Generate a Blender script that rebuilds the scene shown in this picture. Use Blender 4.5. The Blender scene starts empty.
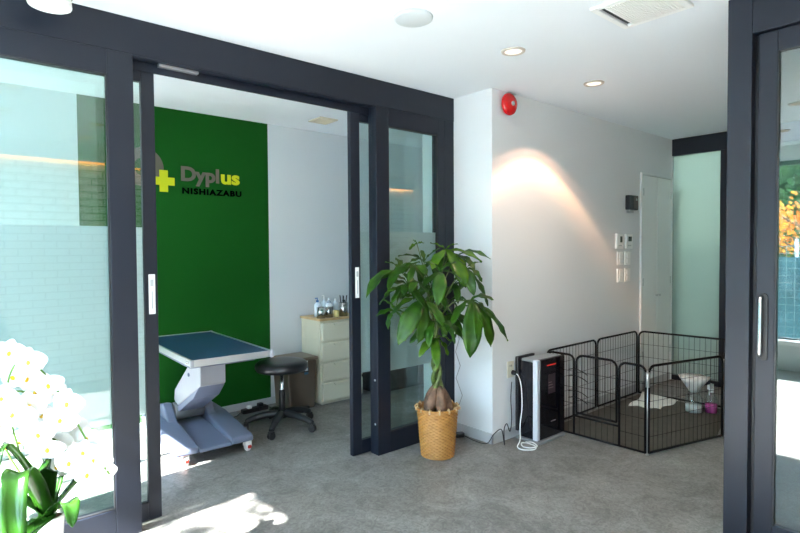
import bpy, bmesh, math, random
from mathutils import Vector, Matrix
S = bpy.context.scene
COL = S.collection
PI = math.pi

# ------------------------------------------------------------------ camera
cam_data = bpy.data.cameras.new('camera')
cam = bpy.data.objects.new('camera', cam_data)
COL.objects.link(cam)
FPX, PIT, ROLL, YAW = 545.389, 0.02826, -0.006411, 0.860305
cy_, sn_ = math.cos(YAW), math.sin(YAW)
Fv = Vector((cy_*math.cos(PIT), sn_*math.cos(PIT), -math.sin(PIT)))
Rv = Vector((sn_, -cy_, 0)); Uv = Rv.cross(Fv)
c_, s_ = math.cos(ROLL), math.sin(ROLL)
R2 = Rv*c_ + Uv*s_; U2 = Uv*c_ - Rv*s_
m = Matrix((R2, U2, -Fv)).transposed().to_4x4()
m.translation = Vector((0, 0, 1.4))
cam.matrix_world = m
cam_data.sensor_width = 36
cam_data.lens = FPX/800*36
cam_data.shift_y = -2.4/800
cam_data.clip_start = 0.02
S.camera = cam

# ------------------------------------------------------------------ world, sun, exposure
w = bpy.data.worlds.new('world'); S.world = w; w.use_nodes = True
bg = w.node_tree.nodes['Background']
bg.inputs['Color'].default_value = (0.55, 0.77, 1.0, 1)
bg.inputs['Strength'].default_value = 14
sd = bpy.data.lights.new('sun', 'SUN'); sd.energy = 95; sd.angle = math.radians(0.6); sd.color = (1, 0.98, 0.97)
sun = bpy.data.objects.new('sun', sd); COL.objects.link(sun)
el, az = math.radians(36.8), math.radians(5.2)
dirv = Vector((math.cos(el)*math.cos(az), math.cos(el)*math.sin(az), -math.sin(el)))
sun.rotation_euler = dirv.to_track_quat('-Z', 'Y').to_euler()
sun.location = (-10, 1, 8)
def portal(x, y0, y1, z0, z1, sx):
    a = bpy.data.lights.new('portal', 'AREA'); a.shape = 'RECTANGLE'
    a.size = abs(z1-z0); a.size_y = abs(y1-y0)
    a.cycles.is_portal = True
    o = bpy.data.objects.new('portal', a); COL.objects.link(o)
    o.location = (x, (y0+y1)/2, (z0+z1)/2); o.rotation_euler = (0, -sx*PI/2, 0)
portal(-1.75, -0.8, 2.86, 0.33, 2.35, 1)
portal(-1.75, 3.05, 4.5, 0.33, 2.35, 1)
S.view_settings.view_transform = 'Standard'
S.view_settings.look = 'None'
S.view_settings.gamma = 1
S.view_settings.exposure = 1.0
S.cycles.max_bounces = 14
S.cycles.diffuse_bounces = 6
S.cycles.glossy_bounces = 5
S.cycles.transmission_bounces = 8
S.cycles.transparent_max_bounces = 24
S.cycles.sample_clamp_indirect = 6
S.cycles.caustics_reflective = False
S.cycles.caustics_refractive = False
S.cycles.use_denoising = True

# ------------------------------------------------------------------ materials
def srgb(r, g, b):
    f = lambda v: ((v/255)/12.92 if v/255 <= 0.04045 else ((v/255+0.055)/1.055)**2.4)
    return (f(r), f(g), f(b), 1)
def mat(name, col, rough=0.5, metal=0, spec=0.5, noise=None, bump=None, **kw):
    m = bpy.data.materials.new(name); m.use_nodes = True
    nt = m.node_tree; p = nt.nodes['Principled BSDF']
    p.inputs['Base Color'].default_value = col
    p.inputs['Roughness'].default_value = rough
    p.inputs['Metallic'].default_value = metal
    p.inputs['Specular IOR Level'].default_value = spec
    for k, v in kw.items(): p.inputs[k.replace('_', ' ')].default_value = v
    tc = nt.nodes.new('ShaderNodeTexCoord')
    if noise:
        scale, amt = noise
        n = nt.nodes.new('ShaderNodeTexNoise'); n.inputs['Scale'].default_value = scale; n.inputs['Detail'].default_value = 6
        nt.links.new(tc.outputs['Object'], n.inputs['Vector'])
        r = nt.nodes.new('ShaderNodeValToRGB')
        r.color_ramp.elements[0].position = 0.3; r.color_ramp.elements[1].position = 0.7
        r.color_ramp.elements[0].color = tuple(c*(1-amt) for c in col[:3])+(1,)
        r.color_ramp.elements[1].color = tuple(min(1, c*(1+amt)) for c in col[:3])+(1,)
        nt.links.new(n.outputs['Fac'], r.inputs['Fac']); nt.links.new(r.outputs['Color'], p.inputs['Base Color'])
    if bump:
        scale, st = bump
        n = nt.nodes.new('ShaderNodeTexNoise'); n.inputs['Scale'].default_value = scale; n.inputs['Detail'].default_value = 4
        nt.links.new(tc.outputs['Object'], n.inputs['Vector'])
        b = nt.nodes.new('ShaderNodeBump'); b.inputs['Strength'].default_value = st; b.inputs['Distance'].default_value = 0.01
        nt.links.new(n.outputs['Fac'], b.inputs['Height']); nt.links.new(b.outputs['Normal'], p.inputs['Normal'])
    return m
def emis(name, col, st):
    m = bpy.data.materials.new(name); m.use_nodes = True; nt = m.node_tree
    nt.nodes.clear(); o = nt.nodes.new('ShaderNodeOutputMaterial'); e = nt.nodes.new('ShaderNodeEmission')
    e.inputs['Color'].default_value = col; e.inputs['Strength'].default_value = st
    nt.links.new(e.outputs[0], o.inputs['Surface']); return m
def glass(name, tint, base, edge=0.7):
    m = bpy.data.materials.new(name); m.use_nodes = True; nt = m.node_tree; nt.nodes.clear()
    o = nt.nodes.new('ShaderNodeOutputMaterial'); mx = nt.nodes.new('ShaderNodeMixShader')
    t = nt.nodes.new('ShaderNodeBsdfTransparent'); t.inputs[0].default_value = tint
    g = nt.nodes.new('ShaderNodeBsdfGlossy'); g.inputs['Roughness'].default_value = 0.0; g.inputs[0].default_value = (1, 1, 1, 1)
    lw = nt.nodes.new('ShaderNodeLayerWeight'); lw.inputs['Blend'].default_value = 0.5
    pw = nt.nodes.new('ShaderNodeMath'); pw.operation = 'POWER'; pw.inputs[1].default_value = 5
    ma = nt.nodes.new('ShaderNodeMath'); ma.operation = 'MULTIPLY_ADD'; ma.inputs[1].default_value = edge; ma.inputs[2].default_value = base
    nt.links.new(lw.outputs['Facing'], pw.inputs[0]); nt.links.new(pw.outputs[0], ma.inputs[0])
    nt.links.new(ma.outputs[0], mx.inputs[0]); nt.links.new(t.outputs[0], mx.inputs[1]); nt.links.new(g.outputs[0], mx.inputs[2])
    nt.links.new(mx.outputs[0], o.inputs['Surface']); return m
def film(name, col, clear, diff=0.35):
    m = bpy.data.materials.new(name); m.use_nodes = True; nt = m.node_tree; nt.nodes.clear()
    o = nt.nodes.new('ShaderNodeOutputMaterial')
    tl = nt.nodes.new('ShaderNodeBsdfTranslucent'); tl.inputs[0].default_value = col
    df = nt.nodes.new('ShaderNodeBsdfDiffuse'); df.inputs[0].default_value = col
    tr = nt.nodes.new('ShaderNodeBsdfTransparent'); tr.inputs[0].default_value = col
    a = nt.nodes.new('ShaderNodeMixShader'); a.inputs[0].default_value = diff
    b = nt.nodes.new('ShaderNodeMixShader'); b.inputs[0].default_value = clear
    nt.links.new(tl.outputs[0], a.inputs[1]); nt.links.new(df.outputs[0], a.inputs[2])
    nt.links.new(a.outputs[0], b.inputs[1]); nt.links.new(tr.outputs[0], b.inputs[2])
    nt.links.new(b.outputs[0], o.inputs['Surface']); return m
def leafmat(name, c1, c2, rough=0.35, scale=6):
    m = bpy.data.materials.new(name); m.use_nodes = True; nt = m.node_tree
    p = nt.nodes['Principled BSDF']; p.inputs['Roughness'].default_value = rough
    tc = nt.nodes.new('ShaderNodeTexCoord'); n = nt.nodes.new('ShaderNodeTexNoise'); n.inputs['Scale'].default_value = scale
    r = nt.nodes.new('ShaderNodeValToRGB'); r.color_ramp.elements[0].position = .35; r.color_ramp.elements[1].position = .68
    r.color_ramp.elements[0].color = c1; r.color_ramp.elements[1].color = c2
    nt.links.new(tc.outputs['Object'], n.inputs['Vector']); nt.links.new(n.outputs['Fac'], r.inputs[0]); nt.links.new(r.outputs[0], p.inputs['Base Color'])
    tl = nt.nodes.new('ShaderNodeBsdfTranslucent'); mx = nt.nodes.new('ShaderNodeMixShader'); mx.inputs[0].default_value = 0.4
    nt.links.new(r.outputs[0], tl.inputs[0]); nt.links.new(p.outputs[0], mx.inputs[1]); nt.links.new(tl.outputs[0], mx.inputs[2])
    nt.links.new(mx.outputs[0], nt.nodes['Material Output'].inputs['Surface']); return m

M = {}
M['wall'] = mat('white_paint', (0.76, 0.775, 0.79, 1), 0.85, spec=0.2, bump=(120, 0.03))
M['ceil'] = mat('ceiling_paint', (0.84, 0.875, 0.92, 1), 0.9, spec=0.1)
M['frame'] = mat('dark_metal', (0.007, 0.010, 0.019, 1), 0.42, spec=0.35, bump=(300, 0.01))
M['gasket'] = mat('gasket', (0.008, 0.008, 0.010, 1), 0.5)
M['glass'] = glass('clear_glass', (0.90, 0.965, 0.95, 1), 0.05)
M['doorglass'] = glass('door_glass', (0.42, 0.52, 0.50, 1), 0.15)
M['streetglass'] = glass('street_glass', (0.96, 0.985, 0.98, 1), 0.03)
M['film'] = film('frosted_film', (0.72, 0.76, 0.77, 1), 0.10, 0.30)
M['farfilm'] = film('frosted_far_glass', (0.26, 0.285, 0.26, 1), 0.18, 0.6)
M['skirt'] = mat('grey_skirting', (0.50, 0.51, 0.52, 1), 0.5)
M['white'] = mat('white_plastic', (0.92, 0.92, 0.91, 1), 0.4)
M['black'] = mat('black_plastic', (0.012, 0.012, 0.014, 1), 0.4)
M['gloss'] = mat('gloss_black', (0.006, 0.006, 0.010, 1), 0.08)
M['chrome'] = mat('chrome', (0.8, 0.8, 0.8, 1), 0.12, 1)
M['alu'] = mat('brushed_aluminium', (0.62, 0.63, 0.64, 1), 0.35, 0.85)
M['vinyl'] = mat('black_vinyl', (0.010, 0.010, 0.013, 1), 0.33, bump=(150, 0.1))

def floor_mat():
    m = mat('mottled_vinyl_floor', (0.2, 0.2, 0.2, 1), 0.42, spec=0.35); nt = m.node_tree; p = nt.nodes['Principled BSDF']
    tc = nt.nodes['Texture Coordinate']
    n1 = nt.nodes.new('ShaderNodeTexNoise'); n1.inputs['Scale'].default_value = 3.2; n1.inputs['Detail'].default_value = 12; n1.inputs['Roughness'].default_value = 0.72; n1.inputs['Distortion'].default_value = 1.2
    n2 = nt.nodes.new('ShaderNodeTexNoise'); n2.inputs['Scale'].default_value = 26; n2.inputs['Detail'].default_value = 8; n2.inputs['Distortion'].default_value = 2.5
    r1 = nt.nodes.new('ShaderNodeValToRGB'); r1.color_ramp.elements[0].position = .34; r1.color_ramp.elements[1].position = .68
    r1.color_ramp.elements[0].color = (0.150, 0.142, 0.131, 1); r1.color_ramp.elements[1].color = (0.292, 0.280, 0.262, 1)
    r2 = nt.nodes.new('ShaderNodeValToRGB'); r2.color_ramp.elements[0].position = .36; r2.color_ramp.elements[1].position = .62
    r2.color_ramp.elements[0].color = (0.74, 0.74, 0.74, 1); r2.color_ramp.elements[1].color = (1.12, 1.12, 1.12, 1)
    mx = nt.nodes.new('ShaderNodeMix'); mx.data_type = 'RGBA'; mx.blend_type = 'MULTIPLY'; mx.inputs[0].default_value = 1
    nt.links.new(tc.outputs['Object'], n1.inputs['Vector']); nt.links.new(tc.outputs['Object'], n2.inputs['Vector'])
    nt.links.new(n1.outputs['Fac'], r1.inputs[0]); nt.links.new(n2.outputs['Fac'], r2.inputs[0])
    nt.links.new(r1.outputs[0], mx.inputs[6]); nt.links.new(r2.outputs[0], mx.inputs[7]); nt.links.new(mx.outputs[2], p.inputs['Base Color'])
    b = nt.nodes.new('ShaderNodeBump'); b.inputs['Strength'].default_value = 0.08; b.inputs['Distance'].default_value = 0.003
    nt.links.new(n2.outputs['Fac'], b.inputs['Height']); nt.links.new(b.outputs['Normal'], p.inputs['Normal'])
    return m
M['floor'] = floor_mat()
def green_wall_mat():
    m = mat('wall_with_green_section', (0.8, 0.8, 0.8, 1), 0.8, spec=0.2); nt = m.node_tree; p = nt.nodes['Principled BSDF']
    g = nt.nodes.new('ShaderNodeNewGeometry'); sp = nt.nodes.new('ShaderNodeSeparateXYZ'); nt.links.new(g.outputs['Position'], sp.inputs[0])
    a = nt.nodes.new('ShaderNodeMath'); a.operation = 'GREATER_THAN'; a.inputs[1].default_value = 0.82
    b = nt.nodes.new('ShaderNodeMath'); b.operation = 'LESS_THAN'; b.inputs[1].default_value = 2.315
    c = nt.nodes.new('ShaderNodeMath'); c.operation = 'MULTIPLY'
    nt.links.new(sp.outputs['X'], a.inputs[0]); nt.links.new(sp.outputs['X'], b.inputs[0]); nt.links.new(a.outputs[0], c.inputs[0]); nt.links.new(b.outputs[0], c.inputs[1])
    mx = nt.nodes.new('ShaderNodeMix'); mx.data_type = 'RGBA'
    mx.inputs[6].default_value = (0.70, 0.72, 0.74, 1); mx.inputs[7].default_value = (0.003, 0.075, 0.005, 1)
    nt.links.new(c.outputs[0], mx.inputs[0]); nt.links.new(mx.outputs[2], p.inputs['Base Color']); return m
M['greenwall'] = green_wall_mat()
def brick_mat():
    m = mat('white_brick', (0.7, 0.7, 0.7, 1), 0.8); nt = m.node_tree; p = nt.nodes['Principled BSDF']; tc = nt.nodes['Texture Coordinate']
    mp = nt.nodes.new('ShaderNodeMapping'); mp.inputs['Rotation'].default_value = (PI/2, 0, 0)
    b = nt.nodes.new('ShaderNodeTexBrick'); b.inputs['Scale'].default_value = 1
    b.inputs['Color1'].default_value = (0.80, 0.80, 0.78, 1); b.inputs['Color2'].default_value = (0.72, 0.72, 0.70, 1); b.inputs['Mortar'].default_value = (0.28, 0.27, 0.25, 1)
    b.inputs['Mortar Size'].default_value = 0.006; b.inputs['Brick Width'].default_value = 0.22; b.inputs['Row Height'].default_value = 0.075
    nt.links.new(tc.outputs['Object'], mp.inputs[0]); nt.links.new(mp.outputs[0], b.inputs['Vector']); nt.links.new(b.outputs['Color'], p.inputs['Base Color']); return m
M['brick'] = brick_mat()

# ------------------------------------------------------------------ mesh helpers
def box(bm, x0, x1, y0, y1, z0, z1, mi=0):
    x0, x1 = min(x0, x1), max(x0, x1); y0, y1 = min(y0, y1), max(y0, y1); z0, z1 = min(z0, z1), max(z0, z1)
    v = [bm.verts.new(p) for p in ((x0,y0,z0),(x1,y0,z0),(x1,y1,z0),(x0,y1,z0),(x0,y0,z1),(x1,y0,z1),(x1,y1,z1),(x0,y1,z1))]
    for q in ((0,3,2,1),(4,5,6,7),(0,1,5,4),(1,2,6,5),(2,3,7,6),(3,0,4,7)):
        f = bm.faces.new([v[i] for i in q]); f.material_index = mi
    return v
def tube(bm, pts, rad, seg=8, cap=True, closed=False):
    pts = [Vector(p) for p in pts]; n = len(pts)
    if not isinstance(rad, (list, tuple)): rad = [rad]*n
    rings = []; up = None
    for i, p in enumerate(pts):
        if closed: t = pts[(i+1) % n]-pts[i-1]
        else: t = pts[min(i+1, n-1)]-pts[max(i-1, 0)]
        t = t.normalized() if t.length > 1e-9 else Vector((0, 0, 1))
        if up is None:
            up = Vector((0, 0, 1)) if abs(t.z) < 0.9 else Vector((1, 0, 0))
        a = up - t*up.dot(t)
        if a.length < 1e-5: a = t.orthogonal()
        a.normalize(); up = a; b = t.cross(a)
        rings.append([bm.verts.new(p + (a*math.cos(2*PI*k/seg) + b*math.sin(2*PI*k/seg))*rad[i]) for k in range(seg)])
    L = n if closed else n-1
    for i in range(L):
        r0, r1 = rings[i], rings[(i+1) % n]
        for k in range(seg):
            bm.faces.new((r0[k], r0[(k+1) % seg], r1[(k+1) % seg], r1[k])).smooth = True
    if cap and not closed:
        bm.faces.new(rings[0][::-1]); bm.faces.new(rings[-1])
def lathe(bm, prof, c=(0, 0, 0), seg=24, axis='z', smooth=True, fn=None):
    """prof: list of (radius, height) along the axis"""
    rings = []
    for j, (r, h) in enumerate(prof):
        ring = []
        for k in range(seg):
            rr = r if fn is None else fn(r, h, k, j)
            a = 2*PI*k/seg; u, v = rr*math.cos(a), rr*math.sin(a)
            p = {'z': (u, v, h), 'y': (u, h, v), 'x': (h, u, v)}[axis]
            ring.append(bm.verts.new((p[0]+c[0], p[1]+c[1], p[2]+c[2])))
        rings.append(ring)
    for i in range(len(rings)-1):
        for k in range(seg):
            f = bm.faces.new((rings[i][k], rings[i][(k+1) % seg], rings[i+1][(k+1) % seg], rings[i+1][k])); f.smooth = smooth
    for ring in (rings[0], rings[-1]):
        if prof[0 if ring is rings[0] else -1][0] > 1e-4:
            try: bm.faces.new(ring)
            except ValueError: pass
def prism(bm, poly, a, b, axis='x'):
    """extrude a polygon of the two other coordinates along an axis"""
    def P(u, v, h): return {'x': (h, u, v), 'y': (u, h, v), 'z': (u, v, h)}[axis]
    A = [bm.verts.new(P(u, v, a)) for u, v in poly]; B = [bm.verts.new(P(u, v, b)) for u, v in poly]
    bm.faces.new(A[::-1]); bm.faces.new(B)
    n = len(poly)
    for i in range(n): bm.faces.new((A[i], A[(i+1) % n], B[(i+1) % n], B[i]))
def rrect(w, h, r, seg=5, cx=0, cy=0):
    out = []
    for sx, sy, a0 in ((1,1,0),(-1,1,PI/2),(-1,-1,PI),(1,-1,3*PI/2)):
        for k in range(seg+1):
            a = a0+PI/2*k/seg; out.append((cx+sx*(w/2-r)+r*math.cos(a), cy+sy*(h/2-r)+r*math.sin(a)))
    return out
def new(): return bmesh.new()
def obj(name, bm, m, parent=None, bevel=0, sub=0, smooth=False, seg=2, recalc=True):
    if recalc: bmesh.ops.recalc_face_normals(bm, faces=bm.faces)
    me = bpy.data.meshes.new(name); bm.to_mesh(me); bm.free()
    o = bpy.data.objects.new(name, me); COL.objects.link(o)
    for q in (m if isinstance(m, (list, tuple)) else [m]): me.materials.append(q)
    if parent: o.parent = parent
    if smooth:
        for p in me.polygons: p.use_smooth = True
    if bevel:
        b = o.modifiers.new('bevel', 'BEVEL'); b.width = bevel; b.segments = seg; b.limit_method = 'ANGLE'; b.angle_limit = math.radians(40)
    if sub:
        s = o.modifiers.new('sub', 'SUBSURF'); s.levels = sub; s.render_levels = sub
    return o
def bobj(name, boxes, m, parent=None, bevel=0, **k):
    bm = new()
    for b in boxes: box(bm, *b)
    return obj(name, bm, m, parent, bevel, **k)
def thing(name, label, cat, loc=(0, 0, 0), rz=0, group=None):
    o = bpy.data.objects.new(name, None); COL.objects.link(o); o.empty_display_size = 0.1
    o.location = loc; o.rotation_euler = (0, 0, rz); o['label'] = label; o['category'] = cat
    if group: o['group'] = group
    return o
def tag(o, label, cat, group=None):
    o['label'] = label; o['category'] = cat
    if group: o['group'] = group
    return o
def struct(o, label=None):
    o['kind'] = 'structure'
    if label: o['label'] = label
    return o
def smooth_path(pts, n=8):
    """Catmull-Rom through the points"""
    P = [Vector(p) for p in pts]; P = [P[0]*2-P[1]] + P + [P[-1]*2-P[-2]]; out = []
    for i in range(1, len(P)-2):
        for k in range(n):
            t = k/n; a, b, c, d = P[i-1], P[i], P[i+1], P[i+2]
            out.append(0.5*((2*b)+(c-a)*t+(2*a-5*b+4*c-d)*t*t+(3*b-a-3*c+d)*t**3))
    out.append(P[-2]); return out

# ------------------------------------------------------------------ the setting
H = 2.525
YP, YB, YG = 2.865, 2.5, 4.5      # partition front, bell wall, green wall
XW, XF, XE = -1.62, 5.92, 4.4     # street wall, far wall, exam room right wall
XD = 2.79                         # plane of the right-hand sliding door
YL = -0.8                         # brick wall behind the camera
def S_(name, boxes, m, label, **k): return struct(bobj(name, boxes, m, **k), label)
S_('floor', [(XW-.12, XF+.1, YL-.1, YG+.1, -.1, 0)], M['floor'], 'mottled grey vinyl floor running through both rooms')
S_('ceiling', [(XW-.12, XF+.1, YL-.1, YG+.1, H, H+.1)], M['ceil'], 'white painted ceiling')
S_('wall_back', [(XW, XE+.1, YG, YG+.1, 0, H)], M['greenwall'], 'back wall of the treatment room, white with a wide green painted section')
S_('wall_bell', [(3.012, XF, YB, YP+.35, 0, H)], M['wall'], 'white wall and corner pier beside the glass partition')
S_('wall_treatment_right', [(XE, XE+.1, YP+.35, YG, 0, H)], M['wall'], 'white right wall of the treatment room')
S_('wall_brick', [(XW, XF, YL-.1, YL, 0, H)], M['brick'], 'white brick wall at the back of the lobby')
# street wall, openings with white sill
XO = XW-.12
S_('wall_street', [(XO, XW, YL, YG, 0, .30), (XO, XW, YL, YG, 2.36, H), (XO, XW, YL, -.55, .3, 2.36), (XO, XW, 2.82, 3.22, .3, 2.36), (XO, XW, 4.3, YG, .3, 2.36)], M['wall'], 'white wall around the street windows')
S_('trim_sill', [(XO-.02, XW+.10, -.55, 2.82, .30, .345), (XO-.02, XW+.10, 3.22, 4.3, .30, .345)], M['white'], 'white window sill')
def street_window(name, y0, y1, mull):
    r = bobj(name, [(XO+.03, XO+.08, y0, y1, .345, .362), (XO+.03, XO+.08, y0, y1, 2.31, 2.36), (XO+.03, XO+.08, y0, y0+.04, .362, 2.31), (XO+.03, XO+.08, y1-.04, y1, .362, 2.31)]
             + [(XO+.03, XO+.08, q-.025, q+.025, .362, 2.31) for q in mull], M['frame'])
    struct(r, 'dark framed street window')
    bobj('pane', [(XO+.052, XO+.058, y0+.04, y1-.04, .362, 2.31)], M['streetglass'], r)
street_window('window_1', -.55, 2.82, [.50, 2.02])
street_window('window_2', 3.22, 4.3, [3.60])
# far wall: frosted door beside the closet, solid beyond
S_('wall_far', [(XF, XF+.1, YL, 1.0, 0, H), (XF, XF+.1, YB-.005, YB+.3, 0, H)], M['wall'], 'white far wall')
r = S_('window_3', [(XF, XF+.07, 1.0, YB-.005, 2.352, H), (XF, XF+.07, 1.95, 2.03, 0, 2.352), (XF, XF+.07, 1.0, YB-.005, 0, .05), (XF, XF+.07, 1.0, 1.06, .05, 2.352)], M['frame'], 'dark framed glazing on the far wall with frosted green panes', bevel=.003)
bobj('frosted_pane', [(XF+.03, XF+.04, 2.03, YB-.005, .05, 2.352)], M['farfilm'], r)
bobj('frosted_pane', [(XF+.03, XF+.04, 1.06, 1.95, .05, 2.352)], M['farfilm'], r)
# skirtings
S_('baseboard_back', [(XW, XE, YG-.012, YG, 0, .06)], M['skirt'], 'thin grey skirting', bevel=.002)
S_('baseboard_bell', [(3.0, XF, YB-.012, YB, 0, .075), (3.0, 3.012, YB-.012, YP-.001, 0, .075)], M['skirt'], 'thin grey skirting round the pier and wall', bevel=.002)

# glass partition between lobby and treatment room
D1 = YP+.16
S_('trim_header', [(XW, 3.01, YP, D1, 2.35, H), (.765, 2.262, YP+.003, YP+.035, 2.343, 2.352), (.765, 2.262, YP+.075, YP+.085, 2.30, 2.352)], M['frame'], 'dark metal header beam across the top of the glass partition', bevel=.003)
S_('trim_track', [(.90, 1.10, YP+.040, YP+.070, 2.332, 2.349)], M['alu'], 'short silver piece of the sliding door track under the header')
def fixed_panel(name, x0, x1, gl, gr, zg0, zg1, film0, film1, y0, y1, label, extra=()):
    r = bobj(name, [(x0, gl, y0, y1, 0, 2.35), (gr, x1, y0, y1, 0, 2.35), (gl, gr, y0, y1, 0, zg0), (gl, gr, y0, y1, zg1, 2.35)] + list(extra), M['frame'], bevel=.003)
    struct(r, label)
    ym = (y0+y1)/2
    bobj('pane', [(gl-.005, gr+.005, ym-.004, ym+.004, zg0-.005, zg1+.005)], M['glass'], r)
    bobj('frosted_film', [(gl, gr, ym+.006, ym+.008, film0, film1)], M['film'], r)
    g = .006
    bobj('gasket', [(gl, gl+g, y0+.004, ym-.005, zg0, zg1), (gr-g, gr, y0+.004, ym-.005, zg0, zg1), (gl, gr, y0+.004, ym-.005, zg1-g, zg1), (gl, gr, y0+.004, ym-.005, zg0, zg0+g)], M['gasket'], r)
    return r
fixed_panel('window_4', XW, .765, XW+.1, .650, .15, 2.235, .56, 1.516, YP, YP+.055, 'left fixed glass panel with frosted lower band')
w5 = fixed_panel('window_5', 2.262, 2.908, 2.37, 2.842, .14, 2.235, .555, 1.517, YP, YP+.055, 'right fixed glass panel behind the potted tree')
S_('trim_post', [(2.912, 3.010, YP+.002, YP+.14, 0, 2.35), (2.262, 2.30, YP+.056, YP+.085, 0, 2.35)], M['frame'], 'dark end post of the partition against the white pier', bevel=.003)
bm = new()
for z in (.21, .51): lathe(bm, [(.008, 0), (.008, .003), (.004, .004)], (2.2625, YP+.03, z), 12)
# screw caps face -x
bm.free(); bm = new()
for z in (.21, .51): lathe(bm, [(.004, -.004), (.008, -.002), (.008, 0)], (2.2615, YP+.03, z), 12, 'x')
obj('screw_cap', bm, M['alu'], w5)
def leaf(name, x0, x1, sl, sr, label, tagx, y0=YP+.090, y1=YP+.125):
    r = bobj(name, [(x0, sl, y0, y1, .008, 2.345), (sr, x1, y0, y1, .008, 2.345), (sl, sr, y0, y1, .008, .10), (sl, sr, y0, y1, 2.252, 2.345)], M['frame'], bevel=.003)
    struct(r, label); ym = (y0+y1)/2
    bobj('pane', [(sl-.004, sr+.004, ym-.004, ym+.004, .095, 2.257)], M['glass'], r)
    bobj('frosted_film', [(sl, sr, ym+.006, ym+.008, .555, 1.517)], M['film'], r)
    p = bobj('pull_plate', [(tagx, tagx+.032, y0-.004, y0, 1.072, 1.277)], M['white'], r, bevel=.002)
    bobj('keyhole', [(tagx+.008, tagx+.024, y0-.006, y0-.004, 1.215, 1.250), (tagx+.013, tagx+.019, y0-.0055, y0-.004, 1.10, 1.19)], M['skirt'], p)
    return r
leaf('door_1', XW+.8, .888, XW+.88, .824, 'left sliding glass door leaf pushed open', .842)
leaf('door_2', 2.117, 3.0, 2.192, 2.93, 'right sliding glass door leaf pushed open', 2.146)

# right-hand glazed door in the foreground
S_('trim_foreground', [(XD, XD+.14, .832, .931, 0, H), (XD, XD+.14, YL, .832, 2.345, H)], M['frame'], 'dark foreground door frame post and header', bevel=.003)
S_('trim_foreground_jamb', [(XD+.05, XD+.14, .812, .832, 0, 2.345)], M['gasket'], 'black gap between foreground post and door')
y0, y1 = YL+.05, .815
r = S_('door_3', [(XD+.025, XD+.065, .742, y1, .01, 2.342), (XD+.025, XD+.065, y0, y0+.07, .01, 2.342), (XD+.025, XD+.065, y0+.07, .742, .01, .155), (XD+.025, XD+.065, y0+.07, .742, 2.25, 2.342)], M['frame'], 'dark framed glass door in the right foreground', bevel=.003)
bobj('pane', [(XD+.041, XD+.049, y0+.065, .747, .15, 2.255)], M['doorglass'], r)
bobj('gasket', [(XD+.027, XD+.041, .736, .742, .155, 2.25)], M['gasket'], r)
bm = new(); prism(bm, rrect(.034, .30, .017, 6, .782, 1.04), XD+.018, XD+.026, 'x'); hp = obj('handle_plate', bm, M['gasket'], r, bevel=.002)
bm = new(); tube(bm, smooth_path([(XD+.018, .790, 1.175), (XD+.002, .790, 1.165), (XD-.002, .790, 1.13), (XD-.002, .790, .95), (XD+.002, .790, .915), (XD+.018, .790, .905)], 4), .0085, 12)
obj('door_handle', bm, M['chrome'], hp)

# closet door in the bell wall
dm = mat('closet_white', (0.82, 0.84, 0.84, 1), 0.5)
r = S_('door_4', [(5.225, 5.245, YB-.02, YB, .0, 2.125), (5.895, 5.915, YB-.02, YB, 0, 2.125), (5.245, 5.895, YB-.02, YB, 2.105, 2.125)], dm, 'white double closet door in the wall behind the pen', bevel=.002)
bobj('painted_gap_shade', [(5.245, 5.895, YB-.004, YB-.0005, .05, 2.105)], M['skirt'], r)  # grey sheet whose colour stands in for shade in the leaf gaps
for a, b, k in ((5.252, 5.562, 5.535), (5.572, 5.888, 5.599)):
    l = bobj('door_leaf', [(a, b, YB-.016, YB-.005, .08, 2.098)], dm, r, bevel=.002)
    bm = new(); lathe(bm, [(.005, 0), (.005, -.010), (.011, -.014), (.010, -.022), (.003, -.024)], (k, YB-.016, .915), 12, 'y'); obj('knob', bm, M['alu'], l)
    hx = a+.012 if k < 5.56 else b-.012
    bobj('hinge', [(hx-.010, hx+.010, YB-.020, YB-.016, z, z+.075) for z in (.3, 1.02, 1.90)], M['alu'], l)

# ------------------------------------------------------------------ ceiling fittings and lamps
beige = mat('beige_ring', (.62, .55, .48, 1), .5)
lampw = emis('lamp_glow', (1, .84, .62, 1), 1.1)
def downlight(x, y, label, on=40, group=None):
    t = thing('downlight', label, 'ceiling light', (x, y, H), 0, group)
    bm = new(); lathe(bm, [(.046, -.001), (.050, -.008), (.066, -.007), (.069, 0)], (0, 0, 0), 32); obj('trim_ring', bm, beige, t)
    bm = new(); lathe(bm, [(.0001, -.0035), (.047, -.0035), (.047, -.0008)], (0, 0, 0), 24); obj('lens', bm, lampw, t)
    l = bpy.data.lights.new('lamp', 'SPOT'); l.energy = on; l.color = (1, .85, .70); l.spot_size = math.radians(116); l.spot_blend = 0.15; l.shadow_soft_size = 0.03
    l.use_nodes = True; nt = l.node_tree; em = nt.nodes['Emission']
    tc = nt.nodes.new('ShaderNodeTexCoord'); sp = nt.nodes.new('ShaderNodeSeparateXYZ'); ab = nt.nodes.new('ShaderNodeMath'); ab.operation = 'ABSOLUTE'
    rp = nt.nodes.new('ShaderNodeValToRGB'); e = rp.color_ramp.elements
    e[0].position = .55; e[0].color = (.0, .0, .0, 1); e[1].position = 1; e[1].color = (.22, .20, .18, 1)
    for p_, c_2 in ((.585, (.20, .13, .10, 1)), (.63, (.16, .10, .08, 1)), (.672, (.95, .58, .36, 1)), (.70, (.85, .58, .42, 1)), (.79, (.30, .25, .22, 1))): q = e.new(p_); q.color = c_2
    nt.links.new(tc.outputs['Normal'], sp.inputs[0]); nt.links.new(sp.outputs['Z'], ab.inputs[0]); nt.links.new(ab.outputs[0], rp.inputs[0]); nt.links.new(rp.outputs[0], em.inputs['Color'])
    o = bpy.data.objects.new('lamp', l); COL.objects.link(o); o.location = (0, 0, -.012); o.parent = t
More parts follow.
